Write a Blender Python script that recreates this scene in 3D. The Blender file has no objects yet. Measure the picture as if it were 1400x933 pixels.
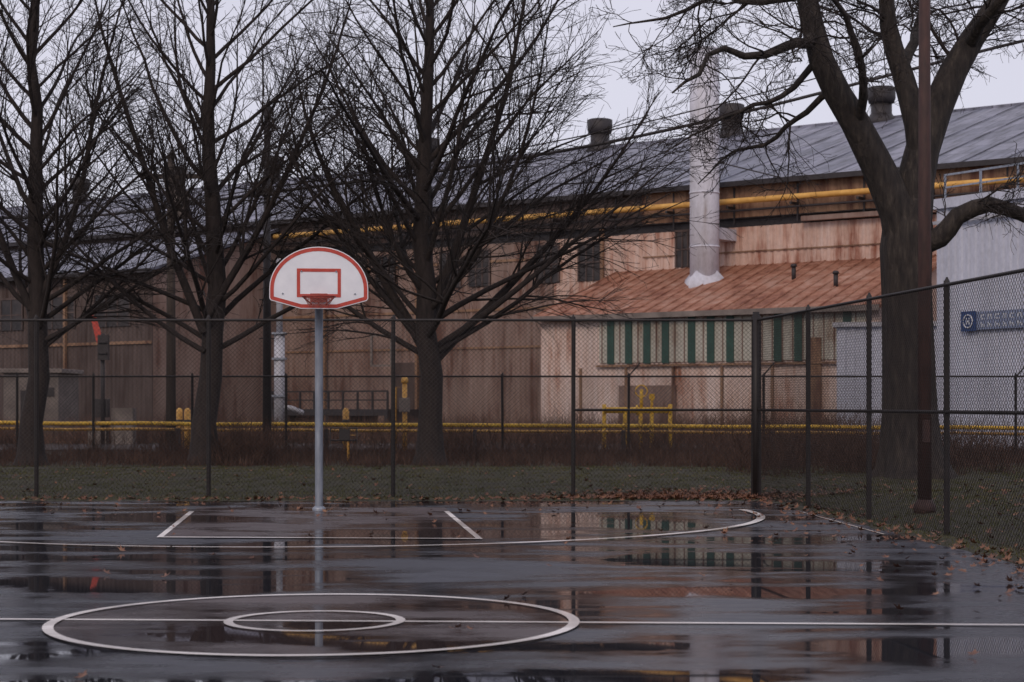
import bpy, math, numpy as np, random
from mathutils import Vector
rng=np.random.default_rng(7); random.seed(5)
S=bpy.context.scene
S.view_settings.view_transform='Standard'; S.view_settings.look='None'; S.view_settings.exposure=0

# ------------------------------------------------------------------ node helpers
def newmat(name):
    m=bpy.data.materials.new(name); m.use_nodes=True
    nt=m.node_tree; return m,nt,nt.nodes['Principled BSDF']
def N(nt,t,**k):
    n=nt.nodes.new(t)
    for a,b in k.items(): setattr(n,a,b)
    return n
def lk(nt,a,b): nt.links.new(a,b)
def pos(nt,scale=(1,1,1),obj=False):
    if obj: o=N(nt,'ShaderNodeTexCoord').outputs['Object']
    else: o=N(nt,'ShaderNodeNewGeometry').outputs['Position']
    mp=N(nt,'ShaderNodeMapping'); mp.inputs['Scale'].default_value=scale
    lk(nt,o,mp.inputs['Vector']); return mp.outputs[0]
def noise(nt,vec,scale,detail=4,rough=.55,dist=0):
    n=N(nt,'ShaderNodeTexNoise'); n.inputs['Scale'].default_value=scale; n.inputs['Detail'].default_value=detail
    n.inputs['Roughness'].default_value=rough; n.inputs['Distortion'].default_value=dist
    lk(nt,vec,n.inputs['Vector']); return n.outputs['Fac']
def ramp(nt,fac,stops):
    r=N(nt,'ShaderNodeValToRGB'); e=r.color_ramp.elements
    while len(e)<len(stops): e.new(.5)
    for i,(p,c) in enumerate(stops):
        e[i].position=p
        e[i].color=(c,c,c,1) if isinstance(c,(int,float)) else (*c,1)
    lk(nt,fac,r.inputs[0]); return r.outputs[0]
def mixc(nt,fac,a,b,mode='MIX'):
    m=N(nt,'ShaderNodeMix',data_type='RGBA',blend_type=mode)
    for s,v in ((m.inputs[0],fac),(m.inputs[6],a),(m.inputs[7],b)):
        if isinstance(v,(int,float)): s.default_value=v
        elif isinstance(v,tuple): s.default_value=(*v,1)
        else: lk(nt,v,s)
    return m.outputs[2]
def math_(nt,op,a,b=None,clamp=False):
    m=N(nt,'ShaderNodeMath',operation=op,use_clamp=clamp)
    for s,v in ((m.inputs[0],a),(m.inputs[1],b)):
        if v is None: continue
        if isinstance(v,(int,float)): s.default_value=v
        else: lk(nt,v,s)
    return m.outputs[0]
def bump(nt,b,h,strength,dist=.02):
    n=N(nt,'ShaderNodeBump'); n.inputs['Strength'].default_value=strength; n.inputs['Distance'].default_value=dist
    lk(nt,h,n.inputs['Height']); lk(nt,n.outputs[0],b.inputs['Normal'])
def gen(name,stops,sc=(1,1,1),ns=3,rough=.7,bs=0,bst=.3,metal=0,detail=5,obj=False,rr=None):
    m,nt,b=newmat(name); v=pos(nt,sc,obj); f=noise(nt,v,ns,detail)
    lk(nt,ramp(nt,f,stops),b.inputs['Base Color'])
    b.inputs['Roughness'].default_value=rough; b.inputs['Metallic'].default_value=metal
    if bs: bump(nt,b,noise(nt,pos(nt,(1,1,1),obj),bs,4),bst)
    return m
def flat(name,c,rough=.6,metal=0,var=.25,ns=6):
    d=tuple(x*(1-var) for x in c); l=tuple(min(1,x*(1+var)) for x in c)
    return gen(name,[(.3,d),(.7,l)],ns=ns,rough=rough,metal=metal)

# ------------------------------------------------------------------ mesh helpers
def mesh_np(name,V,F,mat,parent=None,smooth=False):
    V=np.asarray(V,dtype=np.float32).reshape(-1,3); F=np.asarray(F,dtype=np.int32); k=F.shape[1]
    me=bpy.data.meshes.new(name)
    me.vertices.add(len(V)); me.vertices.foreach_set('co',V.ravel())
    me.loops.add(F.size); me.loops.foreach_set('vertex_index',F.ravel())
    me.polygons.add(len(F)); me.polygons.foreach_set('loop_start',np.arange(0,F.size,k,dtype=np.int32))
    if smooth: me.polygons.foreach_set('use_smooth',np.ones(len(F),dtype=bool))
    me.update(calc_edges=True)
    me.materials.append(mat)
    o=bpy.data.objects.new(name,me); S.collection.objects.link(o)
    if parent: o.parent=parent
    return o
def mesh_py(name,V,F,mat,parent=None,smooth=False):
    me=bpy.data.meshes.new(name); me.from_pydata([tuple(v) for v in V],[],F); me.update()
    if smooth:
        for p in me.polygons: p.use_smooth=True
    me.materials.append(mat)
    o=bpy.data.objects.new(name,me); S.collection.objects.link(o)
    if parent: o.parent=parent
    return o
def nrm(a): return a/np.maximum(np.linalg.norm(a,axis=-1,keepdims=True),1e-9)
def tube_data(P,R,k):
    P=np.asarray(P,float); R=np.asarray(R,float)
    M,n=P.shape[:2]
    T=np.empty_like(P); T[:,1:-1]=P[:,2:]-P[:,:-2]; T[:,0]=P[:,1]-P[:,0]; T[:,-1]=P[:,-1]-P[:,-2]; T=nrm(T)
    mt=nrm(P[:,-1]-P[:,0]); ref=np.where(np.abs(mt[:,2:3])>.8,np.array([[1.,0,0]]),np.array([[0,0,1.]]))
    A=nrm(np.cross(T,ref[:,None,:])); B=np.cross(T,A)
    a=2*np.pi*np.arange(k)/k
    V=P[:,:,None,:]+R[:,:,None,None]*(np.cos(a)[None,None,:,None]*A[:,:,None,:]+np.sin(a)[None,None,:,None]*B[:,:,None,:])
    base=(np.arange(M)*n*k)[:,None,None]+(np.arange(n-1)*k)[None,:,None]
    j=np.arange(k)[None,None,:]; j2=(j+1)%k
    F=np.stack([base+j,base+j2,base+k+j2,base+k+j],-1).reshape(-1,4)
    return V.reshape(-1,3),F
def tubes(name,groups,mat,parent=None,smooth=True):
    Vs=[];Fs=[];o=0
    for P,R,k in groups:
        V,F=tube_data(P,R,k); Vs.append(V); Fs.append(F+o); o+=len(V)
    return mesh_np(name,np.concatenate(Vs),np.concatenate(Fs),mat,parent,smooth)
def tube(name,pts,r,mat,parent=None,k=12,caps=True):
    pts=np.array(pts,float)[None]; rr=np.full((1,pts.shape[1]),r,float) if np.isscalar(r) else np.array(r,float)[None]
    if caps:
        e=1e-4; d0=nrm(pts[:,1]-pts[:,0]); d1=nrm(pts[:,-1]-pts[:,-2])
        pts=np.concatenate([(pts[:,:1]),pts[:,:1]+d0[:,None]*e,pts[:,1:-1],pts[:,-1:]-d1[:,None]*e,pts[:,-1:]],1)
        rr=np.concatenate([rr[:,:1]*0+1e-4,rr,rr[:,-1:]*0+1e-4],1)
    return tubes(name,[(pts,rr,k)],mat,parent,smooth=True if k>6 and not caps else False)
def box(name,x0,x1,y0,y1,z0,z1,mat,parent=None,bev=0):
    V=[(x,y,z) for x in (x0,x1) for y in (y0,y1) for z in (z0,z1)]
    F=[(0,1,3,2),(4,6,7,5),(0,4,5,1),(2,3,7,6),(0,2,6,4),(1,5,7,3)]
    o=mesh_py(name,V,F,mat,parent)
    if bev:
        b=o.modifiers.new('b','BEVEL'); b.width=bev; b.segments=2
    return o
def boxes(name,L,mat,parent=None):
    V=[];F=[]
    for x0,x1,y0,y1,z0,z1 in L:
        o=len(V); V+=[(x,y,z) for x in (x0,x1) for y in (y0,y1) for z in (z0,z1)]
        F+=[tuple(i+o for i in f) for f in [(0,1,3,2),(4,6,7,5),(0,4,5,1),(2,3,7,6),(0,2,6,4),(1,5,7,3)]]
    return mesh_py(name,V,F,mat,parent)
def group(name,loc=(0,0,0),rz=0):
    e=bpy.data.objects.new(name,None); e.location=loc; e.rotation_euler=(0,0,rz); e.empty_display_size=.3
    S.collection.objects.link(e); return e
def prism(name,outline,y0,y1,mat,parent=None):
    n=len(outline); V=[(x,y0,z) for x,z in outline]+[(x,y1,z) for x,z in outline]
    F=[tuple(range(n)),tuple(range(2*n-1,n-1,-1))]+[(i,i+n,(i+1)%n+n,(i+1)%n) for i in range(n)]
    return mesh_py(name,V,F,mat,parent)

# ------------------------------------------------------------------ materials
def asphalt(name,base,base2,paint=None,wearlo=.38):
    m,nt,b=newmat(name)
    P=pos(nt)
    big=noise(nt,P,.33,5,.55,.4); mid=noise(nt,pos(nt,(.5,1.5,1)),.9,6,.62,.3); fine=noise(nt,P,70,3)
    s=math_(nt,'ADD',math_(nt,'MULTIPLY',big,.5),math_(nt,'MULTIPLY',mid,.5))
    # standing water in real low spots of the slab
    sep=N(nt,'ShaderNodeSeparateXYZ'); lk(nt,P,sep.inputs[0])
    tot=None
    for cx,cy,rx,ry in [(-1.3,12.72,.42,.55),(1.75,18.1,.9,.9),(-2.95,27.7,1.3,.5),(2.1,23.0,1.1,1.0),(3.0,11.4,1.6,.9),(-3.4,15.5,1.3,.7),(2.6,15.0,1.9,.7),(-.2,21.8,1.4,.5),(.3,10.2,1.2,.5),(-4.2,19.5,1.3,.6)]:
        dx=math_(nt,'DIVIDE',math_(nt,'SUBTRACT',sep.outputs[0],cx),rx); dy=math_(nt,'DIVIDE',math_(nt,'SUBTRACT',sep.outputs[1],cy),ry)
        q=math_(nt,'SUBTRACT',1.0,math_(nt,'SQRT',math_(nt,'ADD',math_(nt,'MULTIPLY',dx,dx),math_(nt,'MULTIPLY',dy,dy))),True)
        tot=q if tot is None else math_(nt,'MAXIMUM',tot,q)
    s=math_(nt,'ADD',s,math_(nt,'MULTIPLY',tot,.18))
    pud=ramp(nt,s,[(.51,0),(.55,1)])
    damp=ramp(nt,s,[(.40,0),(.51,1)])
    c=mixc(nt,ramp(nt,fine,[(.35,0),(.7,1)]),base,base2)
    c=mixc(nt,ramp(nt,mid,[(.3,0),(.7,1)]),c,tuple(x*1.4 for x in base2))
    c=mixc(nt,damp,c,tuple(x*.55 for x in base))
    if paint:
        wear=ramp(nt,noise(nt,P,22,6,.7),[(wearlo,0),(wearlo+.1,1)])
        c=mixc(nt,wear,c,paint)
    lk(nt,c,b.inputs['Base Color'])
    r=math_(nt,'SUBTRACT',.44,math_(nt,'MULTIPLY',damp,.30))
    r=math_(nt,'ADD',math_(nt,'MULTIPLY',r,math_(nt,'SUBTRACT',1.0,pud)),math_(nt,'MULTIPLY',pud,.02))
    lk(nt,r,b.inputs['Roughness']); b.inputs['IOR'].default_value=1.25 if paint else 1.44
    h=math_(nt,'MULTIPLY',fine,math_(nt,'SUBTRACT',1.0,pud))
    bump(nt,b,h,.16,.003)
    return m
m_court=asphalt('wet_asphalt',(.030,.032,.042),(.046,.048,.062))
m_courtpaint=asphalt('faded_court_paint',(.064,.045,.046),(.084,.061,.060))
m_line=asphalt('line_paint',(.04,.04,.04),(.06,.06,.06),(.82,.78,.75),.24)
m_linethin=asphalt('worn_line_paint',(.04,.04,.04),(.06,.06,.06),(.6,.54,.5),.40)
m_road=gen('wet_road',[(.4,(.04,.04,.047)),(.6,(.08,.08,.09))],ns=1.2,rough=.2)
m_ground=gen('soil',[(.3,(.022,.016,.011)),(.55,(.034,.032,.015)),(.7,(.05,.038,.024))],ns=1.6,rough=.95,bs=9,bst=.8,detail=8)
m_grass=gen('grass_blades',[(.3,(.028,.034,.007)),(.5,(.062,.066,.012)),(.62,(.10,.088,.024)),(.75,(.14,.09,.035))],ns=1.7,rough=.85,detail=9)
m_weed=gen('dry_stalks',[(.3,(.024,.013,.010)),(.5,(.055,.028,.021)),(.72,(.15,.085,.058))],ns=4,rough=.9,detail=9)
m_weed2=gen('russet_stalks',[(.3,(.07,.035,.026)),(.5,(.13,.068,.048)),(.72,(.25,.15,.10))],ns=3,rough=.9,detail=9)
m_leaf=gen('dead_leaf',[(.3,(.05,.020,.012)),(.5,(.14,.055,.028)),(.7,(.28,.14,.065))],ns=9,rough=.55,detail=6)
m_bark=gen('linden_bark',[(.3,(.013,.009,.009)),(.7,(.036,.026,.023))],sc=(1,1,.25),ns=18,rough=.9,bs=30,bst=.6)
m_bark2=gen('oak_bark',[(.3,(.011,.008,.008)),(.55,(.034,.026,.022)),(.75,(.075,.06,.048))],sc=(1,1,.22),ns=12,rough=.85)
nt=m_bark2.node_tree; bump(nt,nt.nodes['Principled BSDF'],noise(nt,pos(nt,(1,1,.2)),14,5,.6,.6),1,.06)
m_wire=flat('fence_wire',(.03,.024,.023),.6,.3)
m_post=flat('fence_post',(.018,.014,.014),.6,.1)
m_galv=gen('galvanised_steel',[(.3,(.20,.22,.26)),(.7,(.34,.37,.42))],sc=(1,1,.3),ns=10,rough=.42,metal=.5)
m_white=gen('white_board_paint',[(.3,(.72,.73,.78)),(.7,(.84,.85,.89))],ns=4,rough=.35)
m_red=gen('red_paint',[(.3,(.42,.04,.025)),(.7,(.56,.07,.045))],ns=12,rough=.45)
m_rim=flat('rim_red',(.30,.035,.02),.5)
m_net=flat('net',(.35,.12,.1),.8)
m_dark=flat('dark_steel',(.035,.03,.032),.6,.2)
m_yellow=gen('yellow_paint',[(.3,(.60,.33,.02)),(.7,(.80,.50,.05))],ns=6,rough=.5)
m_yellow2=gen('weathered_yellow',[(.3,(.50,.25,.05)),(.7,(.80,.46,.12))],ns=2,rough=.6)
m_rustpole=gen('rusty_pole',[(.3,(.030,.013,.011)),(.7,(.062,.026,.021))],sc=(1,1,.3),ns=12,rough=.7)
m_wood=gen('pole_wood',[(.3,(.03,.022,.018)),(.7,(.06,.045,.036))],sc=(1,1,.1),ns=20,rough=.9)
m_palepipe=gen('pale_pipe',[(.3,(.30,.30,.33)),(.7,(.5,.5,.54))],sc=(1,1,.4),ns=3,rough=.5)
m_conc=gen('concrete',[(.3,(.12,.10,.09)),(.7,(.24,.2,.18))],ns=2,rough=.85,detail=8)
def rustwall(name,clean,mid,rust,amt=.5,bands=False):
    m,nt,b=newmat(name)
    st=noise(nt,pos(nt,(1,1,.12),True),2.2,8,.65); bl=noise(nt,pos(nt,(1,1,1),True),.35,5,.6)
    pn=noise(nt,pos(nt,(1.05,1.05,.02),True),1.0,0)
    f=math_(nt,'ADD',math_(nt,'MULTIPLY',st,.6),math_(nt,'MULTIPLY',bl,.4))
    c=ramp(nt,f,[(amt-.14,clean),(amt,mid),(amt+.1,rust)])
    c=mixc(nt,.3,c,ramp(nt,pn,[(.35,.55),(.6,1.0)]),'MULTIPLY')
    g=noise(nt,pos(nt,(1,1,.5),True),9,6,.7)
    c=mixc(nt,.4,c,ramp(nt,g,[(.3,.5),(.6,1.0)]),'MULTIPLY')
    lk(nt,c,b.inputs['Base Color']); b.inputs['Roughness'].default_value=.75
    return m
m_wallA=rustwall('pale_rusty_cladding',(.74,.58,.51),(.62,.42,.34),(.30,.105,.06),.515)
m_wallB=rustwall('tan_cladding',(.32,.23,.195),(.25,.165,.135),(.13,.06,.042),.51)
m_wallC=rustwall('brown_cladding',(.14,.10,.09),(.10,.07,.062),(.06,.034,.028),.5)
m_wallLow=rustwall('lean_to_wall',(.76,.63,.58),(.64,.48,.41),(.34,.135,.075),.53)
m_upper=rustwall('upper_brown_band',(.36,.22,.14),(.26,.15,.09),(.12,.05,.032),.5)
m_rustroof=rustwall('rusted_roof',(.46,.27,.20),(.34,.15,.09),(.19,.065,.036),.51)
m_whitewall=rustwall('pale_blue_cladding',(.58,.60,.70),(.54,.56,.66),(.40,.40,.46),.62)
m_stack=rustwall('stack_paint',(.68,.68,.76),(.58,.57,.62),(.34,.29,.28),.57)
m_palepanel=rustwall('pale_panel',(.56,.55,.48),(.43,.40,.34),(.24,.15,.10),.55)
m_green=gen('green_panel',[(.3,(.013,.045,.034)),(.7,(.026,.075,.055))],ns=4,rough=.5)
m_glass=gen('dark_window',[(.3,(.012,.010,.011)),(.7,(.05,.038,.035))],ns=2,rough=.5)
m_door=rustwall('shutter_paint',(.12,.085,.075),(.09,.06,.052),(.06,.034,.028),.5)
def roofmat():
    m,nt,b=newmat('slate_roof_sheets')
    br=N(nt,'ShaderNodeTexBrick'); v=pos(nt,(1,1,1),True)
    lk(nt,v,br.inputs['Vector']); br.inputs['Scale'].default_value=1
    br.inputs['Brick Width'].default_value=.95; br.inputs['Row Height'].default_value=1.7; br.inputs['Mortar Size'].default_value=.035
    br.inputs['Color1'].default_value=(.13,.135,.18,1); br.inputs['Color2'].default_value=(.24,.24,.30,1); br.inputs['Mortar'].default_value=(.07,.07,.09,1)
    st=noise(nt,pos(nt,(1.6,.35,1),True),1.1,7,.65)
    c=mixc(nt,.9,br.outputs[0],ramp(nt,st,[(.32,.35),(.62,1.2)]),'MULTIPLY')
    lk(nt,c,b.inputs['Base Color']); b.inputs['Roughness'].default_value=.5
    return m
m_roof=roofmat()

# ------------------------------------------------------------------ ground
def gz(x,y):
    x=np.asarray(x,float); y=np.asarray(y,float)
    f=np.clip((y-29.2)/8.5,0,1); f=f*f*(3-2*f)
    e=5.95-.069*y
    g=np.clip((x-e-.1)/2.5,0,1); g=g*g*(3-2*g)
    inside=(y<29.1)&(x<e)
    z=np.maximum(.2*f,.13*g+.07*f*g)
    return np.where(inside,-.05,z+.006)
xs=np.unique(np.concatenate([np.linspace(-400,-30,20),np.linspace(-30,-8,45),np.linspace(-8,16,110),np.linspace(16,400,24)]))
ys=np.unique(np.concatenate([np.linspace(-60,5,14),np.linspace(5,45,150),np.linspace(45,110,30),np.linspace(110,900,20)]))
X,Y=np.meshgrid(xs,ys); Z=gz(X,Y)+np.where((Y>31)|(X>6.5),rng.normal(0,.012,X.shape),0)
nx,ny=len(xs),len(ys)
I=np.arange(nx*ny).reshape(ny,nx)
F=np.stack([I[:-1,:-1],I[:-1,1:],I[1:,1:],I[1:,:-1]],-1).reshape(-1,4)
mesh_np('ground',np.stack([X,Y,Z],-1),F,m_ground,smooth=True)
edge=[]
for y in np.arange(-12,29.11,.35): edge.append((5.97-.069*y+random.uniform(-.04,.04),y))
for x in np.arange(3.9,-30,-.5): edge.append((x,29.15+random.uniform(-.05,.05)))
edge+=[(-30,-12)]
mesh_py('basketball_court',[(x,y,0) for x,y in edge],[tuple(range(len(edge)))],m_court)
box('road',-120,60,52.5,60,.2,.24,m_road)

# ------------------------------------------------------------------ court markings
marks=group('court_markings')
def ring(name,cx,cy,r0,r1,z,mat,a0=0,a1=360,n=160):
    A=np.radians(np.linspace(a0,a1,n+1)); V=[];F=[]
    for a in A:
        V+=[(cx+r0*math.cos(a),cy+r0*math.sin(a),z),(cx+r1*math.cos(a),cy+r1*math.sin(a),z)]
    for i in range(n): F.append((2*i,2*i+1,2*i+3,2*i+2))
    return mesh_py(name,V,F,mat,marks)
def line(name,a,b,w,z,mat):
    a=Vector(a);b=Vector(b);d=(b-a).normalized();p=Vector((-d.y,d.x))*w/2
    n=max(2,int((b-a).length)); V=[];F=[]
    for i in range(n+1):
        q=a.lerp(b,i/n); V+=[(q.x+p.x,q.y+p.y,z),(q.x-p.x,q.y-p.y,z)]
    for i in range(n): F.append((2*i,2*i+1,2*i+3,2*i+2))
    return mesh_py(name,V,F,mat,marks)
C=(-1.363,12.86)
V=[(C[0],C[1],.004)]+[(C[0]+1.78*math.cos(a),C[1]+1.78*math.sin(a),.004) for a in np.linspace(0,2*math.pi,97)[:-1]]
mesh_py('circle_infill',V,[(0,i+1,(i+1)%96+1) for i in range(96)],m_courtpaint,marks)
kl0,kr0=(-4.60,27.2),(-.98,27.2); kl1,kr1=(-3.98,21.0),(-.36,20.75)
mesh_py('key_infill',[(*kl0,.004),(*kr0,.004),(*kr1,.004),(*kl1,.004)],[(0,1,2,3)],m_courtpaint,marks)
ring('circle_line',*C,1.755,1.83,.012,m_line)
ring('inner_circle_line',*C,.56,.625,.012,m_line,n=80)
line('halfway_line',(-14,13.48),(5.0,12.57),.07,.008,m_line)
line('lane_line_left',(-4.50,26.15),kl1,.07,.008,m_line)
line('lane_line_right',(-.92,26.15),kr1,.07,.008,m_line)
line('free_throw_line',kl1,kr1,.10,.012,m_line)
ring('three_point_line',-2.64,25.45,5.94,6.05,.016,m_line,-190,10)
line('side_line',(4.05,26.0),(4.3,21.5),.04,.008,m_linethin)

# ------------------------------------------------------------------ basketball hoop
hoop=group('basketball_hoop',(-2.77,26.7,0),math.radians(5.8))
tube('pole',[(0,0,-.1),(0,0,2.55),(0,-.03,2.75),(0,-.16,2.92),(0,-.4,3.02),(0,-.72,3.05)],.058,m_galv,hoop,16,caps=False)
tube('base_collar',[(0,0,-.02),(0,0,.02),(0,0,.05)],[.10,.095,.065],m_galv,hoop,16)
def outl(s=1,ox=0):
    pts=[(-.25,2.84),(.25,2.84),(.665,2.955),(.685,2.985),(.685,3.12)]
    for t in np.linspace(0,math.pi,25)[1:-1]:
        pts.append((.685*math.cos(t),3.12+.585*math.sin(t)))
    pts+=[(-.685,3.12),(-.685,2.985),(-.665,2.955)]
    return pts
def inset(pts,d):
    n=len(pts); out=[]
    for i in range(n):
        a=Vector(pts[i-1]);b=Vector(pts[i]);c=Vector(pts[(i+1)%n])
        d1=(b-a).normalized();d2=(c-b).normalized()
        n1=Vector((-d1.y,d1.x));n2=Vector((-d2.y,d2.x)); nn=(n1+n2).normalized()
        out.append(tuple(b+nn*d/max(.4,nn.dot(n1))))
    return out
O=outl(); 
prism('backboard',O,-.80,-.76,m_white,hoop)
a=inset(O,.012); b2=inset(O,.062)
n=len(O)
mesh_py('backboard_border',[(x,-.804,z) for x,z in a]+[(x,-.804,z) for x,z in b2],[(i,(i+1)%n,(i+1)%n+n,i+n) for i in range(n)],m_red,hoop)
def rectframe(x0,x1,z0,z1,w,y):
    V=[(x0,y,z0),(x1,y,z0),(x1,y,z1),(x0,y,z1),(x0+w,y,z0+w),(x1-w,y,z0+w),(x1-w,y,z1-w),(x0+w,y,z1-w)]
    return V,[(i,(i+1)%4,(i+1)%4+4,i+4) for i in range(4)]
V,F=rectframe(-.305,.305,3.0,3.40,.045,-.806)
mesh_py('target_square',V,F,m_red,hoop)
box('mount_plate',-.12,.12,-.86,-.81,2.93,3.05,m_rim,hoop,.005)
A=np.linspace(0,2*math.pi,41)
tube('rim',[(.228*math.cos(t),-1.13+.228*math.sin(t),2.99) for t in A],.011,m_rim,hoop,8,caps=False)
tubes('rim_braces',[(np.array([[(-.1,-.85,2.9),(-.2,-1.08,2.975)],[(.1,-.85,2.9),(.2,-1.08,2.975)],[(-.08,-.85,2.99),(-.09,-.93,2.985)],[(.08,-.85,2.99),(.09,-.93,2.985)],[(0,-.85,2.88),(0,-.9,2.98)]]),np.full((5,2),.012),6)],m_rim,hoop)
L=[]
for i in range(12):
    for s in (1,-1):
        pts=[]
        for j in range(6):
            t=2*math.pi*(i+s*j*.5)/12; r=.225-.09*(j/5)**.7; pts.append((r*math.cos(t),-1.13+r*math.sin(t),2.985-.13*j/5))
        L.append(pts)
tubes('net',[(np.array(L),np.full((24,6),.0035),3)],m_net,hoop)
tubes('board_struts',[(np.array([[(0,-.4,3.02),(-.3,-.75,3.1)],[(0,-.4,3.02),(.3,-.75,3.1)],[(0,-.4,3.02),(-.35,-.75,3.3)],[(0,-.4,3.02),(.35,-.75,3.3)]]),np.full((4,2),.016),6)],m_dark,hoop)
for bx,bz in ((-.24,3.36),(.24,3.36),(-.08,3.02),(.08,3.02),(-.5,3.05),(.5,3.05)):
    tube('bolt',[(bx,-.815,bz),(bx,-.80,bz)],.012,m_galv,hoop,8)

# ------------------------------------------------------------------ chain link fences
def fence(name,p0,p1,H,posts,mid=None,wr=.003,z0=.02,pitch=.072,pr=.035,arms=(),bottom=True):
    p0=np.array(p0,float);p1=np.array(p1,float);Lg=np.linalg.norm(p1-p0);d=(p1-p0)/Lg
    g=group(name,(p0[0],p0[1],0),math.atan2(d[1],d[0]))
    P=[]
    for c in np.arange(-H,Lg,pitch):
        za,zb=max(0,-c),min(H,Lg-c)
        if zb>za:
            P.append([(c+za,.0,z0+za),(c+zb,.0,z0+zb)])
            P.append([(c+za,.005,z0+H-za),(c+zb,.005,z0+H-zb)])
    P=np.array(P); tubes('chain_link_mesh',[(P,np.full(P.shape[:2],wr),3)],m_wire,g,smooth=False)
    PP=np.array([[(t+random.uniform(-.012,.012),.05,-.1),(t+random.uniform(-.012,.012),.05,z0+H+.05)] for t in posts]); tubes('posts',[(PP,np.full(PP.shape[:2],pr),10)],m_post,g)
    R=[[(0,.03,z0+H),(Lg,.03,z0+H)]]
    for a,b,z in (mid or []): R.append([(a,.03,z),(b,.03,z)])
    R=np.array(R); tubes('rails',[(R,np.full(R.shape[:2],.021),8)],m_post,g)
    R=np.array([[(t,.05,z0+H+.02),(t,.05,z0+H+.09)] for t in posts]); tubes('post_caps',[(R,np.array([[pr*1.15,.01]]*len(R)),10)],m_post,g)
    if len(arms):
        Q=np.array([[(t,.05,z0+H),(t+.28,.05,z0+H+.33)] for t in arms]); tubes('barb_arms',[(Q,np.full(Q.shape[:2],.018),6)],m_post,g)
    return g
fence('chain_link_fence',(-22.7,30.0),(3.9,30.0),2.85,[22.7+(p-700)*30/2545 for p in (-700,-450,-200,48,284,538,784)]+[26.6],
      mid=[(23.7,26.6,1.42)])
d=(5.17-3.9)/(30-18.8)
f2=fence('chain_link_fence',(3.93,29.95),(3.9+d*24,6.0),2.85,[2.93*i for i in range(0,9)],mid=[(0,24,1.42)],pr=.036)
tube('corner_post',[(0,0,-.1),(0,0,3.0)],.055,m_post,f2,12)
fence('boundary_fence',(-30,44.2),(30,44.2),1.98,[30+(p-700)*44.2/2545 for p in (-900,-780,-650,-520,-390,-250,-115,22,127,262,390,537,687,860,1045,1220,1390,1560,1730)],
      wr=.003,z0=.2,pr=.032,arms=[32.77,35.96,39.0,42.0])

# ------------------------------------------------------------------ vegetation on the ground
def blades(name,n,xr,yr,h0,h1,w,mat,lean=.3,keep=None,zf=None,clump=0):
    x=rng.uniform(*xr,n); y=rng.uniform(*yr,n)
    if clump:
        cx=rng.uniform(*xr,clump); cy=rng.uniform(*yr,clump); k=rng.integers(0,clump,n//2)
        x[:n//2]=cx[k]+rng.normal(0,.22,n//2); y[:n//2]=cy[k]+rng.normal(0,.22,n//2)
    if keep is not None:
        q=keep(x,y); x=x[q];y=y[q]
    n=len(x); z=gz(x,y)-.01; h=rng.uniform(h0,h1,n)*rng.uniform(.6,1,n); a=rng.uniform(0,6.28,n)
    lx=rng.normal(0,lean,n)*h; ly=rng.normal(0,lean,n)*h; ww=w*rng.uniform(.6,1.4,n)
    B0=np.stack([x-ww*np.cos(a),y-ww*np.sin(a),z],-1);B1=np.stack([x+ww*np.cos(a),y+ww*np.sin(a),z],-1);T=np.stack([x+lx,y+ly,z+h],-1)
    V=np.stack([B0,B1,T],1).reshape(-1,3); F=np.arange(len(V)).reshape(-1,3)
    return mesh_np(name,V,F,mat)
def ks(x,y): return ((y>29.2)|(x>6.05-.069*y))
blades('grass',110000,(-16,14),(29.2,39.5),.02,.07,.006,m_grass,.6)
blades('grass',35000,(4.3,10),(12,30),.02,.08,.006,m_grass,.6,keep=ks)
blades('brush',30000,(-17,16),(38.6,44),.1,.5,.006,m_weed,.3,clump=120)
blades('brush',22000,(-20,22),(44,52.3),.1,.32,.008,m_weed,.3,clump=150)
blades('tall_weeds',34000,(-30,26),(61,70),.4,1.25,.012,m_weed2,.22,clump=220)
def twigs(name,n,xr,yr,h0,h1,mat,clump=0):
    x=rng.uniform(*xr,n);y=rng.uniform(*yr,n)
    if clump:
        cx=rng.uniform(*xr,clump); cy=rng.uniform(*yr,clump); k=rng.integers(0,clump,n*2//3)
        x[:len(k)]=cx[k]+rng.normal(0,.25,len(k)); y[:len(k)]=cy[k]+rng.normal(0,.25,len(k))
    z=gz(x,y)-.02
    P=[np.stack([x,y,z],-1)]; dd=nrm(np.stack([rng.normal(0,.35,n),rng.normal(0,.35,n),np.ones(n)],-1)); h=rng.uniform(h0,h1,n)[:,None]
    for i in range(4):
        dd=nrm(dd+rng.normal(0,.22,(n,3))); P.append(P[-1]+dd*h/4)
    P=np.stack(P,1); R=np.tile(np.linspace(.006,.003,5),(n,1))
    tubes(name,[(P,R,3)],mat)
twigs('thicket',3600,(-16,16),(42.5,46.5),.4,1.25,m_weed,clump=75)
twigs('thicket',900,(-6.4,-5.2),(39.5,41),.4,1.1,m_weed)
twigs('thicket',1800,(4.4,9.5),(35,42),.4,1.1,m_weed,clump=30)
twigs('thicket',4500,(1.5,24),(60.2,66),.8,1.6,m_weed2,clump=120)
twigs('thicket',1500,(-2,16),(50.4,52.4),.5,1.15,m_weed2,clump=36)

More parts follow.
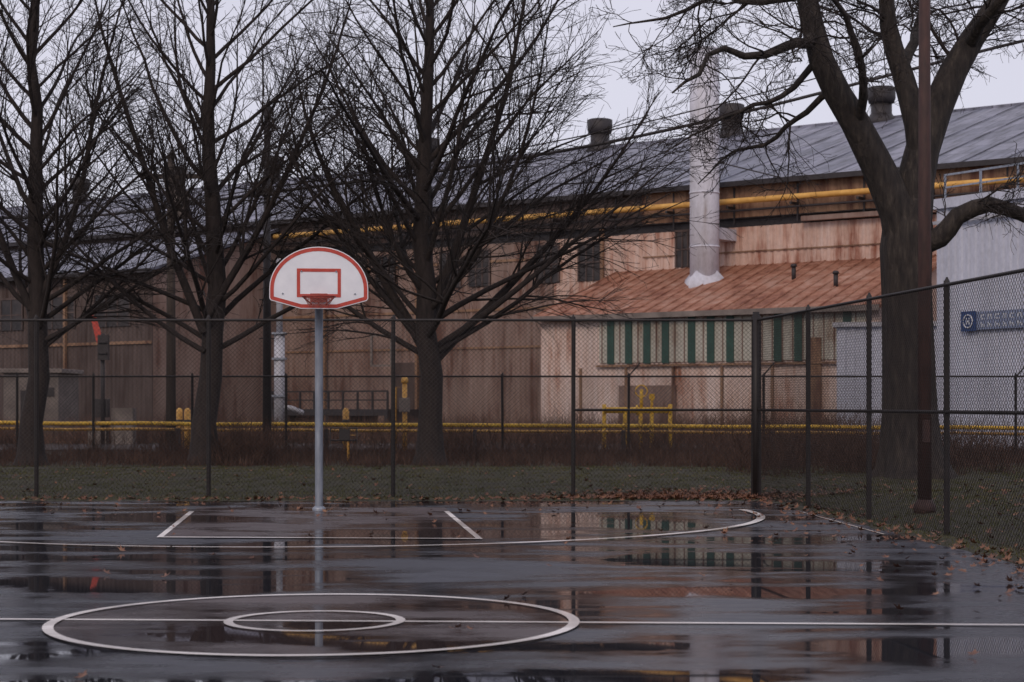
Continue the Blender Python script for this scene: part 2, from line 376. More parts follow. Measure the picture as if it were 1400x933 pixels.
# fallen leaves: maple-like cupped leaves
def leaves(name,pts,smin=.032,smax=.07):
    ang=np.radians([90,62,38,12,-35,-90,-145,168,142,118]); rad=np.array([1,.45,.85,.4,.7,.25,.7,.4,.85,.45])
    V=[];F=[]
    for x,y in pts:
        s=random.uniform(smin,smax); r=random.uniform(0,6.28); z=max(0.0,float(gz(x,y)))+.02; tx=random.uniform(-.6,.6);ty=random.uniform(-.6,.6); cu=random.uniform(.1,.7)
        o=len(V); V.append((x,y,z))
        for a,q in zip(ang,rad):
            lx=s*q*math.cos(a+r);ly=s*q*math.sin(a+r); V.append((x+lx,y+ly,max(z-.012,z+tx*lx+ty*ly+cu*q*q*s)))
        F+=[(o,o+1+i,o+1+(i+1)%10) for i in range(10)]
    return mesh_np(name,V,F,m_leaf)
pts=[]
for _ in range(2400):
    pts.append((random.gauss(2.9,1.0),29.35+abs(random.gauss(0,.8))*1.2))
for _ in range(600): pts.append((random.uniform(-16,3.5),29.2+random.gauss(.12,.22)))
for _ in range(350): pts.append((random.uniform(-14,6),random.uniform(29.5,38)))
for _ in range(480):
    y=random.uniform(9,30); pts.append((5.97-.069*y+random.gauss(.12,.25),y))
for _ in range(230):
    y=random.uniform(9,29); pts.append((5.97-.069*y-abs(random.gauss(0,.9)),y))
for _ in range(110): pts.append((random.uniform(-12,4),random.uniform(25,29)))
for _ in range(45): pts.append((random.uniform(-6,4.5),random.uniform(13.5,26)))
pts+=[(-.43,10.5),(2.76,11.1),(-.4,12.35),(-.36,12.4),(-.28,12.33),(.105,14.6),(2.6,20.2),(-2.35,10.2)]
for _ in range(400): pts.append((random.uniform(5.2,9.5),random.uniform(16,33)))
leaves('fallen_leaves',pts)

# ------------------------------------------------------------------ trees
def spawn(P,R,dens,t0,t1,lenf,ang,npts,up,wig,rfac,rmin,maxlen=9,kr=.011,tap=.6):
    M,n=P.shape[:2]; seg=np.linalg.norm(P[:,1:]-P[:,:-1],axis=-1); L=seg.sum(1)
    cnt=np.maximum(1,(L*dens+rng.uniform(0,1,M)).astype(int)); idx=np.repeat(np.arange(M),cnt); K=len(idx)
    t=rng.uniform(t0,t1,K); f=t*(n-1); i0=np.minimum(f.astype(int),n-2); fr=(f-i0)[:,None]
    p=P[idx,i0]*(1-fr)+P[idx,i0+1]*fr; r=R[idx,i0]*(1-fr[:,0])+R[idx,i0+1]*fr[:,0]
    tan=nrm(P[idx,i0+1]-P[idx,i0]); rv=rng.normal(0,1,(K,3)); rv=nrm(rv-(rv*tan).sum(-1,keepdims=True)*tan)
    a=(ang+rng.normal(0,.18,K))[:,None]; d=tan*np.cos(a)+rv*np.sin(a)
    ln=np.minimum(L[idx]*lenf*(1-tap*t)*rng.uniform(.6,1.35,K),maxlen)
    pts=[p]
    for j in range(npts-1):
        d=nrm(d+rng.normal(0,wig,(K,3))+np.array([0,0,up])); p=p+d*(ln/(npts-1))[:,None]; pts.append(p)
    P2=np.stack(pts,1); r0=np.maximum(np.minimum(r*rfac,ln*kr+.002),rmin)
    R2=r0[:,None]*(1-np.linspace(0,1,npts)[None])+rmin*np.linspace(0,1,npts)[None]
    return P2,R2
def linden(name,x,y,H,r,seed,spread=1.0,coleaders=(),zlow=2.4,n1=50,bias=0,d4=3.4):
    global rng
    rng=np.random.default_rng(seed)
    g=group(name,(x,y,float(gz(x,y))-.05))
    n=15; z=np.linspace(0,H,n); tr=np.stack([np.cumsum(rng.normal(0,.06,n)),np.cumsum(rng.normal(0,.06,n)),z],-1); tr[0,:2]=0;tr[1,:2]=0
    z2=np.concatenate([[0,.12,.3,.6],z[1:]]); tr=np.concatenate([[[0,0,0],[0,0,.12],[0,0,.3],[0,0,.6]],tr[1:]]); 
    rr=r*(1-z2/H)**1.0+.012; rr[0]=r*1.7; rr[1]=r*1.45; rr[2]=r*1.2; rr[3]=r*1.08
    trunkP=tr[None];trunkR=rr[None]
    prim=[];primR=[]
    for i in range(n1):
        h=zlow+(H*.93-zlow)*((i+.5)/n1)**1.05; q=(h-zlow)/(H-zlow)
        az=i*2.399+rng.uniform(-.4,.4); L=(6.0*(1-q)**.7+1.0)*spread*rng.uniform(.7,1.12)
        if bias: L*=1+bias*math.cos(az)
        th=math.radians(60-32*q+rng.uniform(-10,10)); d=np.array([math.cos(az)*math.sin(th),math.sin(az)*math.sin(th),math.cos(th)])
        ii=min(int(np.searchsorted(tr[:,2],h)),len(tr)-1); p=tr[ii-1]+(tr[ii]-tr[ii-1])*(h-tr[ii-1,2])/(tr[ii,2]-tr[ii-1,2])
        pp=[p]
        for j in range(9):
            d=d+rng.normal(0,.07,3)+np.array([0,0,.05 if j<4 else -.03 if q<.35 else .03]); d=d/np.linalg.norm(d); p=p+d*L/9; pp.append(p)
        rl=np.interp(h,tr[:,2],rr); r0=min(rl*.45,L*.0085+.01); prim.append(pp); primR.append(np.linspace(r0,.006,10))
    for (h,az,th,L,r0) in coleaders:
        az=math.radians(az);th=math.radians(th); d=np.array([math.cos(az)*math.sin(th),math.sin(az)*math.sin(th),math.cos(th)]); p=np.array([0,0,h]); pp=[p]
        for j in range(9):
            d=d+rng.normal(0,.05,3)+np.array([0,0,.05 if th<.8 else .02]); d/=np.linalg.norm(d); p=p+d*L/9; pp.append(p)
        prim.append(pp); primR.append(np.linspace(r0,.01,10))
    P1=np.array(prim);R1=np.array(primR)
    P2,R2=spawn(P1,R1,2.4,.15,.97,.44,.55,7,.0,.08,.5,.005,kr=.009)
    P3,R3=spawn(P2,R2,3.2,.15,.98,.5,.55,5,.0,.1,.6,.0045,kr=.007)
    P4,R4=spawn(P3,R3,d4,.15,1,.7,.5,4,.0,.1,.7,.0042)
    tubes('trunk',[(trunkP,trunkR,14)],m_bark,g)
    tubes('branches',[(P1,R1,8),(P2,R2,4),(P3,R3,3),(P4,R4,3)],m_bark,g)
    return g
linden('linden_tree',-10.34,40,13.5,.25,11,.95,[(3.2,20,24,8,.09),(3.4,190,22,8,.09),(2.6,0,60,5,.06)],n1=46)
linden('linden_tree',-6.62,40,13.5,.27,12,.95,[(2.9,170,22,9,.1),(3.1,10,24,8.5,.09),(2.5,185,60,5,.06)],n1=46)
linden('linden_tree',-1.76,40,13.8,.27,23,1.08,[(2.2,12,42,8.0,.11),(2.3,165,30,8,.12),(3.2,350,20,9,.11),(2.4,200,40,6.5,.07),(3.4,100,22,8,.08),(2.5,-6,58,6.8,.085),(3.1,6,62,6.2,.07),(2.35,178,62,5.5,.07)],zlow=2.3,n1=52,bias=.15)
linden('linden_tree',-15.2,40,13,.25,14,.9,n1=30,d4=2)

# big spreading oak, right
rng=np.random.default_rng(77)
oak=group('oak_tree',(7.3,34,0.05))
def limb(pts,rs):
    pts=np.array(pts,float); pts[:,0]-=7.3; n=12
    t=np.linspace(0,len(pts)-1,n); i=np.minimum(t.astype(int),len(pts)-2); f=(t-i)[:,None]
    pe=np.vstack([2*pts[0]-pts[1],pts,2*pts[-1]-pts[-2]]); a,b,c,e=pe[i],pe[i+1],pe[i+2],pe[i+3]
    q=.5*((2*b)+(-a+c)*f+(2*a-5*b+4*c-e)*f**2+(-a+3*b-3*c+e)*f**3)
    q[1:]+=rng.normal(0,.02,(n-1,3)); return q,np.interp(t,np.arange(len(rs)),rs)
limbs=[limb([(7.19,0,4.2),(7.0,-.05,5.1),(6.72,-.1,5.75),(6.21,-.2,6.63),(5.75,-.3,7.43),(5.48,-.3,8.23),(5.28,-.4,9.2),(5.0,-.4,10.6),(4.6,-.6,12.2)],[.36,.34,.3,.26,.24,.21,.17,.1,.03]),
 limb([(7.25,.05,4.3),(7.36,.05,5.3),(7.6,.15,6.23),(8.02,.2,7.43),(8.62,.3,8.37),(9.2,.5,9.3),(9.8,.7,10.8),(10.6,.8,12.5)],[.38,.36,.31,.27,.22,.17,.1,.03]),
 limb([(7.5,.1,5.7),(7.42,.1,6.5),(7.25,.3,7.4),(7.0,.4,8.23),(6.92,.5,9.2),(6.8,.7,10.6),(6.9,.9,12.4)],[.25,.22,.2,.17,.13,.08,.02]),
 limb([(7.3,-.1,4.2),(7.75,-.2,4.5),(8.05,-.3,4.78),(8.48,-.4,5.08),(8.95,-.6,4.95),(9.5,-.8,4.7),(10.7,-1.2,4.95)],[.22,.2,.17,.15,.13,.11,.04]),
 limb([(5.5,-.3,8.15),(5.25,-.6,7.95),(4.94,-1,7.83),(4.28,-1.2,7.6),(3.6,-1.4,7.7),(3.2,-1.6,7.2),(2.8,-1.7,6.9)],[.12,.1,.085,.07,.05,.04,.015]),
 limb([(5.85,-.25,7.2),(5.3,.3,6.75),(4.8,.6,6.35),(4.1,.8,6.15),(3.5,1.0,5.6)],[.07,.05,.04,.025,.01]),
 limb([(5.35,-.35,8.9),(4.7,.4,8.9),(3.8,.8,9.1),(2.8,1.0,8.7),(1.9,1.2,8.6)],[.08,.06,.045,.028,.01]),
 limb([(6.3,-.2,6.5),(6.2,-1.2,7.3),(5.7,-2.0,8.2),(5.0,-2.6,8.8)],[.1,.07,.05,.012]),
 limb([(8.4,.25,8.0),(8.6,-.8,8.6),(9.4,-1.5,9.0),(10.4,-2.0,9.2)],[.12,.09,.06,.015]),
 limb([(7.2,.3,7.6),(7.6,1.2,8.4),(8.0,2.2,9.2),(8.2,3.0,10.2)],[.12,.09,.06,.015]),
 limb([(5.6,-.3,7.8),(5.0,-.1,7.1),(4.3,.2,6.9),(3.5,.3,6.5),(2.8,.4,6.1)],[.07,.05,.035,.022,.008]),
]
P1=np.array([l[0] for l in limbs]);R1=np.array([l[1] for l in limbs])
Pa,Ra=spawn(P1[[0,1,2]],R1[[0,1,2]],2.0,.45,.98,.36,1.0,9,.0,.22,.35,.006,3.2,kr=.014)
Pb,Rb=spawn(P1[3:],R1[3:],3.2,.2,.98,.6,.85,9,.005,.22,.5,.006,2.4,kr=.010)
P2=np.concatenate([Pa,Pb]);R2=np.concatenate([Ra,Rb])
P3,R3=spawn(P2,R2,4.8,.12,.98,.6,.75,6,.0,.22,.6,.005,kr=.009)
P4,R4=spawn(P3,R3,6,.12,1,.65,.7,5,.0,.2,.7,.0042,kr=.008)
P5,R5=spawn(P4,R4,5,.2,1,.7,.65,3,.0,.18,.7,.0038)
tz=[-.1,.12,.35,.7,1.3,2.2,3.0,3.7,4.3,4.75,5.2]; tx=[.06,.05,.04,0,-.02,-.04,-.07,-.09,-.09,-.05,.0]; tr_=[.98,.78,.64,.54,.48,.455,.44,.44,.46,.44,.3]
V,F=tube_data(np.array([[(a,0,b) for a,b in zip(tx,tz)]]),np.array([tr_]),40)
V=V.reshape(len(tz),40,3); ang=np.linspace(0,2*np.pi,40,endpoint=False)
for i,zz in enumerate(tz):
    fl=1+.16*math.exp(-max(zz,0)/.6)*np.sin(5*ang+1)+.04*np.sin(9*ang+.5*zz)+.03*np.sin(13*ang+zz)
    cx=np.array([tx[i],0,zz]); V[i]=cx+(V[i]-cx)*fl[:,None]
mesh_np('trunk',V.reshape(-1,3),F,m_bark2,oak,True)
tubes('limbs',[(P1,R1,14)],m_bark2,oak)
tubes('branches',[(P2,R2,6),(P3,R3,4),(P4,R4,3),(P5,R5,3)],m_bark,oak)
rng=np.random.default_rng(5)

# ------------------------------------------------------------------ factory
fac=group('factory_building',(9.1,81.2,0),math.atan2(-.61,.792))
def corr(name,x0,x1,y,z0,z1,mat,parent,pitch=.32,dep=.05,axis='x'):
    xs=[];ds=[]
    t=x0
    while t<x1:
        for q,dd in ((0,0),(.35,0),(.5,1),(.85,1)):
            u=t+q*pitch
            if u<x1: xs.append(u);ds.append(dd*dep)
        t+=pitch
    xs.append(x1);ds.append(0); V=[]
    for u,dd in zip(xs,ds):
        for z in (z0,z1):
            V.append((u,y-dd,z) if axis=='x' else (y-dd,u,z))
    F=[(2*i,2*i+2,2*i+3,2*i+1) for i in range(len(xs)-1)]
    return mesh_py(name,V,F,mat,parent)
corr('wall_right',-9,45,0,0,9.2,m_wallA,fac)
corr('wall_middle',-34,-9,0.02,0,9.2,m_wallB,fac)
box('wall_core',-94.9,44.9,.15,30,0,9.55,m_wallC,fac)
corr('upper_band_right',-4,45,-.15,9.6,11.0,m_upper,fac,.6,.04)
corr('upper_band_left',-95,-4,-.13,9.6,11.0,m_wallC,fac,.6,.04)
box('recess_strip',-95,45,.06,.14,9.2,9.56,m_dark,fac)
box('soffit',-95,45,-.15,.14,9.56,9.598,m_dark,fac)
box('fascia',-95,45,-.62,-.5,10.92,11.14,m_dark,fac)
mesh_py('roof',[(-96,-.6,11.1),(46,-.6,11.1),(46,15,15.8),(-96,15,15.8),(46,30.6,11.1),(-96,30.6,11.1)],[(0,1,2,3),(3,2,4,5)],m_roof,fac)
box('ridge_cap',-96,46,14.8,15.2,15.7,15.86,m_roof,fac)
mesh_py('gable_right',[(45,0,9),(45,30,9),(45,30,11.1),(45,15,15.7),(45,0,11.1)],[(0,1,2,3,4)],m_wallB,fac)
# lower side aisle along the left half
corr('aisle_wall',-95,-27,-8.6,0,8.15,m_wallC,fac)
mesh_py('aisle_roof',[(-96,-9.1,8.15),(-26.6,-9.1,8.15),(-26.6,-.2,10.75),(-96,-.2,10.75),(-96,-9.1,8.0),(-26.6,-9.1,8.0),(-26.6,-.2,10.6),(-96,-.2,10.6)],[(0,1,2,3),(4,7,6,5),(0,4,5,1),(1,5,6,2),(3,7,4,0)],m_roof,fac)
mesh_py('aisle_end',[(-27,-8.6,0),(-27,-.05,0),(-27,-.05,10.5),(-27,-8.6,8.05)],[(0,1,2,3)],m_wallB,fac)
box('aisle_gutter',-96,-26.6,-9.2,-9.1,7.95,8.15,m_dark,fac)
V=[];F=[]
for x in np.arange(-95,45,1.9):
    o=len(V); w=.025
    V+=[(x-w,-.58,11.12),(x+w,-.58,11.12),(x+w,14.7,15.75),(x-w,14.7,15.75),(x-w,-.58,11.15),(x+w,-.58,11.15),(x+w,14.7,15.78),(x-w,14.7,15.78)]
    F+=[(o+4,o+5,o+6,o+7),(o,o+4,o+7,o+3),(o+1,o+2,o+6,o+5)]
mesh_py('roof_seams',V,F,m_roof,fac)
for s in (17.5,9.2,.45,-8.2,-16.6,-29,-42,-51,-60.8,-72):
    tube('roof_vent',[(s,14.6,15.2),(s,14.6,16.5)],.52,m_dark,fac,18)
    tube('roof_vent_cap',[(s,14.6,16.5),(s,14.6,16.75),(s,14.6,17.25),(s,14.6,17.3)],[.62,.7,.7,.58],m_dark,fac,18)
    tube('roof_vent_skirt',[(s,14.6,15.3),(s,14.6,15.95)],[.95,.55],m_dark,fac,18)
tube('yellow_pipe',[(-26.5,-.75,10.25),(45,-.75,10.25)],.13,m_yellow2,fac,10)
tube('grey_pipe',[(-26.5,-.7,9.85),(45,-.7,9.85)],.05,m_dark,fac,8)
boxes('pipe_brackets',[(x-.05,x+.05,-.8,.0,9.95,10.06) for x in np.arange(-24,45,3.1)]+[(x-.04,x+.04,-.2,-.12,9.3,10.9) for x in np.arange(-24,45,3.1)],m_dark,fac)
box('crane_beam',4.2,45,-.45,-.12,9.25,9.45,m_wallB,fac)
boxes('girts',[(-4,45,-.09,-.06,8.1,8.16),(-27,-9,-.07,-.04,6.0,6.12),(-95,-27,-8.72,-8.68,4.5,4.65),(-27,-9,-.07,-.04,8.3,8.42),(-27,-9,-.07,-.04,4.2,4.3)],m_upper,fac)
W=[(-2.2,-1.3,-.1,.12,7.6,9.15)]
for x in (-7.5,-9.9,-14,-15.8,-20,-22,): W.append((x,x+1.2,-.1,.12,7.2,8.9))
for x in np.arange(-90,-30,4.2): W.append((x,x+2.6,-8.7,-8.5,5.4,7.0))
boxes('windows',W,m_glass,fac)
Dd=[(-19,-16,-.12,.12,0,3.6)]
for x in np.arange(-88,-38,9): Dd.append((x,x+3.6,-8.72,-8.5,0,3.6))
boxes('shutter_doors',Dd,m_door,fac)
boxes('window_bars',[(a+(b-a)*q-.03,a+(b-a)*q+.03,c-.03,c-.001,e,f) for a,b,c,d_,e,f in W for q in (.33,.66)]+[(a,b,c-.025,c-.001,(e+f)/2-.03,(e+f)/2+.03) for a,b,c,d_,e,f in W],m_wallC,fac)
boxes('window_frames',[(a-.08,b+.08,c-.04,c-.001,f,f+.1) for a,b,c,d_,e,f in W]+[(a-.08,a,c-.04,c-.001,e,f) for a,b,c,d_,e,f in W]+[(b,b+.08,c-.04,c-.001,e,f) for a,b,c,d_,e,f in W],m_wallC,fac)
boxes('downpipes',[(x,x+.14,-.3,-.15,.2,9.5) for x in (-6.2,-17.3,-23.5,12.0,24.0)]+[(x,x+.14,-8.85,-8.7,.2,8.0) for x in (-33.5,-46,-60,-74)],m_upper,fac)
boxes('loading_dock',[(-22,-14.5,-5.5,-2,1.0,1.3),(-22,-21.8,-5.5,-2,0,1.0),(-14.7,-14.5,-5.5,-2,0,1.0),(-18.4,-18.2,-5.5,-2,0,1.0),(-22,-14.5,-5.5,-5.42,2.1,2.18),(-22,-14.5,-5.5,-5.42,1.7,1.76)]+[(x,x+.08,-5.5,-5.42,1.3,2.1) for x in np.arange(-22,-14.4,.93)],m_dark,fac)
boxes('white_frame',[(-19.6,-19.5,-1,-.9,3.4,5.0),(-18.3,-18.2,-1,-.9,3.4,5.0),(-19.5,-18.3,-1,-.9,4.9,5.0),(-19.5,-18.3,-1,-.9,3.4,3.5)],m_conc,fac)
# lean-to
mesh_py('lean_to_roof',[(-5.5,-6.4,5.25),(10.8,-6.4,5.25),(10.8,-.03,7.55),(-5.5,-.03,7.55),(-5.5,-6.4,5.13),(10.8,-6.4,5.13),(10.8,-.03,7.4),(-5.5,-.03,7.4)],
  [(0,1,2,3),(4,7,6,5),(0,4,5,1),(1,5,6,2),(3,7,4,0)],m_rustroof,fac)
V=[];F=[]
for x in np.arange(-5.4,10.8,.62):
    o=len(V); w=.03; V+=[(x-w,-6.42,5.26),(x+w,-6.42,5.26),(x+w,-.05,7.56),(x-w,-.05,7.56),(x,-6.42,5.30),(x,-.05,7.60)]
    F+=[(o,o+4,o+5,o+3),(o+1,o+2,o+5,o+4)]
mesh_py('lean_to_seams',V,F,m_rustroof,fac)
corr('lean_to_wall',-5.3,10.6,-6.0,0,5.2,m_wallLow,fac,.25,.04)
mesh_py('lean_to_end_right',[(10.6,-6,0),(10.6,0,0),(10.6,0,7.4),(10.6,-6,5.2)],[(0,1,2,3)],m_wallLow,fac)
mesh_py('lean_to_end_left',[(-5.3,-6,0),(-5.3,0,0),(-5.3,0,7.4),(-5.3,-6,5.2)],[(3,2,1,0)],m_wallB,fac)
box('lean_to_gutter',-5.5,10.8,-6.5,-6.42,5.05,5.27,m_conc,fac)
box('pale_panel_band',-2.2,10.2,-6.09,-6.05,3.25,5.0,m_palepanel,fac)
gs=[-1.6+.9*i for i in range(4)]+[2.35,3.25,4.15,6.3,7.2,9.3]
boxes('green_slats',[(s-.17,s+.17,-6.14,-6.10,3.2,5.05) for s in gs],m_green,fac)
boxes('panel_mullions',[(x-.025,x+.025,-6.12,-6.095,3.25,5.0) for x in np.arange(-2.05,10.2,.45)],m_wallB,fac)
box('panel_sill',-2.3,10.3,-6.2,-6.10,3.08,3.16,m_upper,fac)
box('tall_door',7.7,8.2,-6.16,-6.1,0,4.1,m_upper,fac)
boxes('wall_battens',[(x,x+.1,-6.13,-6.06,0,3.05) for x in (-3.2,-.9,1.4,3.7,6.0,9.4)],m_upper,fac)
box('roller_door',-1.2,1.6,-6.12,-6.07,0,2.3,m_wallB,fac)
for s,w in ((5.0,-2.5),(7.6,-3.8),(9.0,-1.5)):
    z=5.25+(w+6.4)*.361; tube('lean_to_flue',[(s,w,z-.1),(s,w,z+.55)],.09,m_dark,fac,10); tube('flue_cap',[(s,w,z+.5),(s,w,z+.62)],[.15,.1],m_dark,fac,10)
tube('stack',[(.42,-2,6.5),(.42,-2,10),(.42,-2,13),(.42,-2,16.7)],.63,m_stack,fac,28)
tube('stack_base',[(.42,-2,6.2),(.42,-2,6.75),(.42,-2,7.2)],[1.25,1.1,.65],m_stack,fac,4)
for z in (8.2,10.5,12.8,15.0,16.6): tube('stack_band',[(.42,-2,z),(.42,-2,z+.07)],.655,m_stack,fac,28)
box('stack_duct',.0,.84,-1.5,.0,8.6,9.1,m_stack,fac)
tubes('stack_stays',[(np.array([[(.42,-2,12),(3.4,-.6,11.1)],[(.42,-2,12),(-2.6,-.6,11.1)]]),np.full((2,2),.03),6)],m_dark,fac)

# ------------------------------------------------------------------ pale warehouse, right
wh=group('metal_warehouse',(13.7,60,0),math.atan2(-.866,.5))
corr('wall_front',0,40,0,0,7.95,m_whitewall,wh,.3,.045)
corr('wall_side',0,24,0,0,7.95,m_whitewall,wh,.3,.045,axis='y')
mesh_py('roof',[(-.1,-.12,8.0),(40,-.12,8.0),(40,24,8.8),(-.1,24,8.8)],[(0,1,2,3)],m_palepipe,wh)
box('parapet_trim',-.12,40,-.16,-.06,7.8,8.12,m_whitewall,wh)
boxes('roof_rail',[(0,40,.3,.36,8.9,8.96),(0,40,.3,.36,8.5,8.55)]+[(x,x+.06,.3,.36,8.05,8.95) for x in np.arange(0,40,1.6)],m_galv,wh)
box('conduit',0,40,-.2,-.12,7.3,7.4,m_palepipe,wh)
m_sign=flat('sign_blue',(.20,.24,.36),.5,var=.1); m_sign2=flat('sign_navy',(.015,.05,.17),.5,var=.1); m_signw=flat('sign_lettering',(.6,.62,.68),.5,var=.05)
sg=group('company_sign',(13.7,60,0),math.atan2(-.866,.5))
box('panel',1.75,6.9,-.16,-.1,3.85,4.42,m_sign,sg,.01)
box('logo_panel',1.3,1.95,-.2,-.165,3.82,4.45,m_sign2,sg,.01)
A=np.linspace(0,2*math.pi,25); tube('logo_ring',[(1.62+.2*math.cos(t),-.21,4.13+.2*math.sin(t)) for t in A],.025,m_signw,sg,5,caps=False)
boxes('logo_bars',[(1.54,1.58,-.215,-.205,4.03,4.24),(1.66,1.7,-.215,-.205,4.03,4.24),(1.58,1.66,-.215,-.205,4.1,4.15)],m_signw,sg)
L=[];x=2.15
for i in range(11):
    w=.15+.05*((i*7)%3)/2
    L+=[(x,x+.05,-.172,-.163,4.17,4.33),(x,x+w,-.172,-.163,4.29,4.33)]
    if i%2: L+=[(x+w-.05,x+w,-.172,-.163,4.17,4.33)]
    else: L+=[(x,x+w,-.172,-.163,4.17,4.205)]
    if i<8: L+=[(x,x+.05,-.172,-.163,3.93,4.08),(x,x+w,-.172,-.163,3.99,4.03),(x+w-.05,x+w,-.172,-.163,3.93,4.03)]
    x+=w+.14
boxes('lettering',L,m_signw,sg)
an=group('warehouse_annex',(10.85,62,0),math.atan2(-.25,.97))
corr('wall_front',0,4.5,0,0,4.1,m_whitewall,an,.3,.04); corr('wall_side',0,6,0,0,4.1,m_whitewall,an,.3,.04,axis='y')
box('roof_slab',-.15,4.6,-.2,6,4.1,4.25,m_palepipe,an)
box('door',2.2,3.1,-.12,-.05,0,2.2,m_conc,an); box('wall_lamp',1.5,1.75,-.2,-.05,2.9,3.1,m_dark,an,.02)

# ------------------------------------------------------------------ poles, cables
lp=group('light_pole',(5.5,24.8,.1))
tube('shaft',[(0,0,-.1),(0,0,4),(0,0,9)],[.095,.085,.07],m_rustpole,lp,16)
tube('base_flange',[(0,0,-.05),(0,0,.05),(0,0,.14)],[.15,.15,.1],m_rustpole,lp,12)
box('hand_hole_cover',-.05,.05,-.108,-.085,.9,1.2,m_rustpole,lp,.005)
boxes('crossarm',[(-.9,.9,-.04,.04,8.7,8.8),(-.9,-.5,-.25,.1,8.82,9.1),(.5,.9,-.25,.1,8.82,9.1)],m_rustpole,lp)
def cable(name,ctrl,r):
    c=np.array(ctrl,float); t=np.linspace(0,len(c)-1,40); q=np.stack([np.interp(t,np.arange(len(c)),c[:,i]) for i in range(3)],-1)
    for _ in range(3): q[1:-1]=(q[:-2]+q[1:-1]*2+q[2:])/4
    tube(name,q,r,m_dark,None,6,caps=False)
cz=[(22,48,12.9),(13.2,48,10.92),(9.43,48,9.93),(6.41,48,9.15),(3.02,48,8.36),(-1.9,48,7.5),(-6.3,48,7.0),(-13,55,6.9),(-30,60,8)]
cable('utility_cable',cz,.045)
cable('utility_cable',[(a,b+.2,c+.28+.02*a) for a,b,c in cz],.018)
sp=group('steel_pole',(-6.32,48,.2)); tube('shaft',[(0,0,-.1),(0,0,9)],[.12,.08],m_dark,sp,12); box('cable_clamp',-.15,.15,-.15,.15,6.7,6.9,m_dark,sp,.01)
boxes('step_bolts',[(-.2,.2,-.02,.02,z,z+.03) for z in np.arange(3,8.6,.5)],m_dark,sp)
up=group('utility_pole',(-11.0,60,.2))
tube('shaft',[(0,0,-.2),(0,0,9.4)],[.17,.12],m_wood,up,12); box('crossarm',-1.0,1.0,-.06,.06,8.6,8.75,m_wood,up)
tube('transformer',[(.35,0,7.3),(.35,0,8.2)],.25,m_conc,up,14); boxes('insulators',[(x-.04,x+.04,-.04,.04,8.75,8.95) for x in (-.9,-.5,.5,.9)],m_palepipe,up)
vp=group('vent_pipe',(-8.75,70,0)); tube('shaft',[(0,0,0),(0,0,4.2)],.2,m_palepipe,vp,14); tube('upper_shaft',[(0,0,4.2),(0,0,7.0)],.12,m_palepipe,vp,12); tube('elbow',[(0,0,1.4),(.4,0,1.4),(.9,0,1.2)],.1,m_palepipe,vp,10)
boxes('collars',[(-.26,.26,-.26,.26,z,z+.08) for z in (.3,1.8,3.2,4.15)],m_galv,vp)

# ------------------------------------------------------------------ yellow gas pipework etc.
gp=group('yellow_pipeline',(0,50,0))
pts=[(x,0,1.02-.005*(x+14)+.012*math.sin(x*1.7)) for x in np.arange(-26,30.1,2)]
tube('top_pipe',pts,.055,m_yellow,gp,8); tube('lower_pipe',[(x,.25,z-.16) for x,y,z in pts],.04,m_yellow2,gp,8)
boxes('supports',[(x-.05,x+.05,-.04,.3,.1,.9-.005*(x+14)) for x in np.arange(-25,30,4)],m_dark,gp)
vm=group('valve_manifold',(3.6,53.5,0.2))
tube('header',[(-.95,0,1.15),(.95,0,1.15)],.09,m_yellow,vm,12)
for x in (-.95,-.35,.1,.42,.95): tube('riser',[(x,0,0),(x,0,1.32 if abs(x)>.5 else 1.2)],.06,m_yellow,vm,10)
for x in (-.95,.0,.95): tube('flange',[(x-.03,0,1.15),(x+.03,0,1.15)],.15,m_yellow,vm,12)
tube('valve_stem',[(.12,0,1.15),(.12,0,1.75)],.05,m_yellow,vm,8); tube('valve_wheel',[(.12+.17*math.cos(t),0,1.7+.17*math.sin(t)) for t in A],.02,m_yellow,vm,5,caps=False)
tube('small_valve',[(.42,0,1.15),(.42,0,1.5)],.04,m_yellow,vm,8); box('gauge_box',.34,.5,-.06,.06,1.45,1.62,m_yellow,vm,.01)
gm=group('gas_meter_post',(-3.0,52,.2))
tube('post',[(0,0,0),(0,0,1.95)],.07,m_yellow2,gm,12); tube('dome_cap',[(0,0,1.92),(0,0,2.05),(0,0,2.1)],[.11,.09,.03],m_yellow2,gm,12); box('meter',-.15,.15,-.17,-.08,1.1,1.5,m_conc,gm,.02); tube('side_pipe',[(-.0,0,1.8),(-.25,0,1.8),(-.25,0,0)],.035,m_yellow2,gm,8)
for x,y in ((-8.9,51),(-9.15,51.2),(-4.6,51.5)):
    bl=group('bollard',(x,y,.2)); tube('post',[(0,0,0),(0,0,1.15),(0,0,1.22)],[.09,.09,.04],m_yellow2,bl,12); tube('band',[(0,0,.8),(0,0,.9)],.093,m_dark,bl,12)
fr=group('pipe_barrier',(-3.8,42,.2))
tube('frame',[(-.3,0,.0),(-.3,0,.78),(.3,0,.78),(.3,0,0)],.022,m_dark,fr,8); tube('mid_bar',[(-.3,0,.5),(.3,0,.5)],.02,m_dark,fr,8); tube('yellow_bar',[(.1,.05,0),(.1,.05,.62),(.32,.05,.62)],.03,m_yellow2,fr,8); box('plate',-.1,.14,-.03,-.01,.5,.76,m_dark,fr,.003)

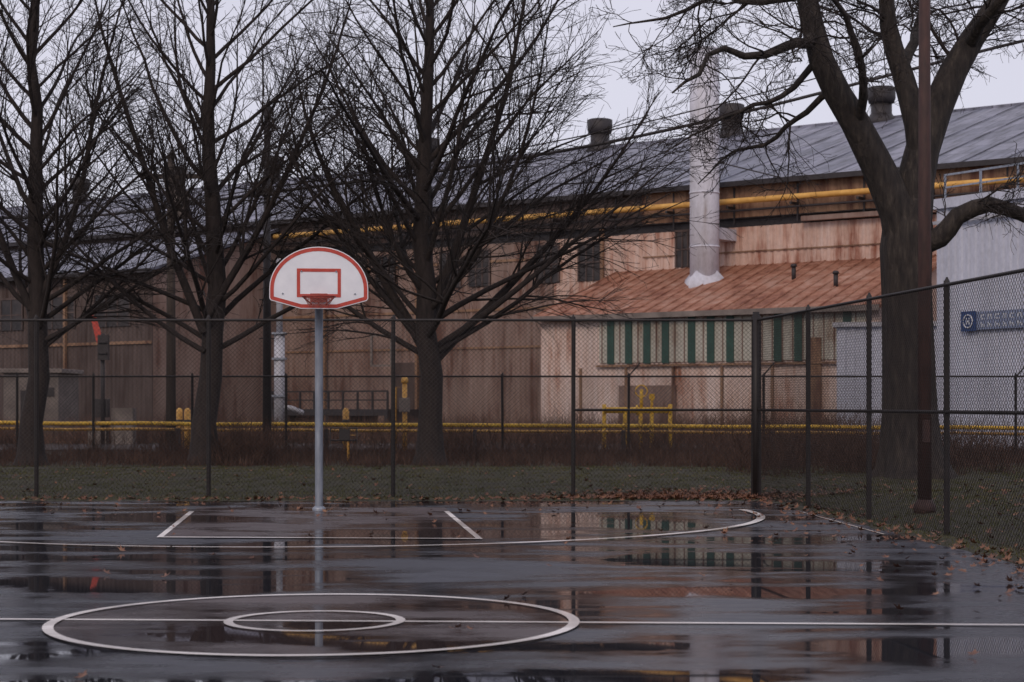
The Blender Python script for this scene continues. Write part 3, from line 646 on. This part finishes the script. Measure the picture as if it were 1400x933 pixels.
# ------------------------------------------------------------------ left background items
sh=group('concrete_shed',(-16.6,64,.1)); box('walls',-.9,1.0,0,3,0,2.5,m_conc,sh,.02); box('roof_slab',-1.05,1.15,-.15,3.15,2.5,2.65,m_conc,sh,.02); box('door',-.3,.4,-.04,.02,0,1.9,m_dark,sh); box('vent',.55,.85,-.04,.02,1.7,2.0,m_dark,sh)
rs=group('railroad_crossing_signal',(-13.3,60,.2))
tube('mast',[(.1,0,0),(.1,0,3.6)],.07,m_dark,rs,12)
boxes('lamp_housing',[(-.02,.32,-.22,.0,2.75,3.55),(.02,.28,-.3,-.22,3.3,3.36),(.02,.28,-.3,-.22,2.95,3.01)],m_dark,rs)
box('gate_mechanism',-.2,.25,.05,.4,.9,1.5,m_dark,rs,.02)
mesh_py('gate_arm_tip',[(-.34,.1,4.25),(-.14,.1,4.15),(.12,.1,3.3),(-.12,.1,3.3),(-.34,.14,4.25),(-.14,.14,4.15),(.12,.14,3.3),(-.12,.14,3.3)],[(0,3,2,1),(4,5,6,7),(0,1,5,4),(1,2,6,5),(2,3,7,6),(3,0,4,7)],m_red,rs)
boxes('relay_cabinet',[(.3,1.0,.3,.9,0,1.2),(-.5,.1,.5,.9,0,.8)],m_conc,rs)

# ------------------------------------------------------------------ world, sun, camera
w=bpy.data.worlds.new('World'); S.world=w; w.use_nodes=True; nt=w.node_tree; bg=nt.nodes['Background']
sk=N(nt,'ShaderNodeTexSky'); sk.sky_type='NISHITA'; sk.sun_disc=False; sk.sun_elevation=math.radians(32); sk.sun_rotation=math.radians(200)
tc=N(nt,'ShaderNodeTexCoord'); cn=noise(nt,tc.outputs['Generated'],1.6,3,.5)
cl=ramp(nt,cn,[(.3,(5.3,5.2,6.1)),(.7,(6.6,6.45,7.4))])
lk(nt,mixc(nt,.93,sk.outputs[0],cl),bg.inputs['Color']); bg.inputs['Strength'].default_value=.118
sl=bpy.data.lights.new('sun','SUN'); sl.energy=.95; sl.angle=math.radians(20); sl.color=(1,.80,.62)
so=bpy.data.objects.new('sun',sl); S.collection.objects.link(so); so.rotation_euler=(math.radians(58),0,math.radians(-20))
cam=bpy.data.cameras.new('camera'); co=bpy.data.objects.new('camera',cam); S.collection.objects.link(co)
co.location=(0,0,1.5); co.rotation_euler=(math.radians(90),0,0); cam.sensor_width=36; cam.lens=65.4; cam.shift_y=.0625; cam.clip_end=2000
cam.dof.use_dof=True; cam.dof.focus_distance=25; cam.dof.aperture_fstop=3.6
S.camera=co
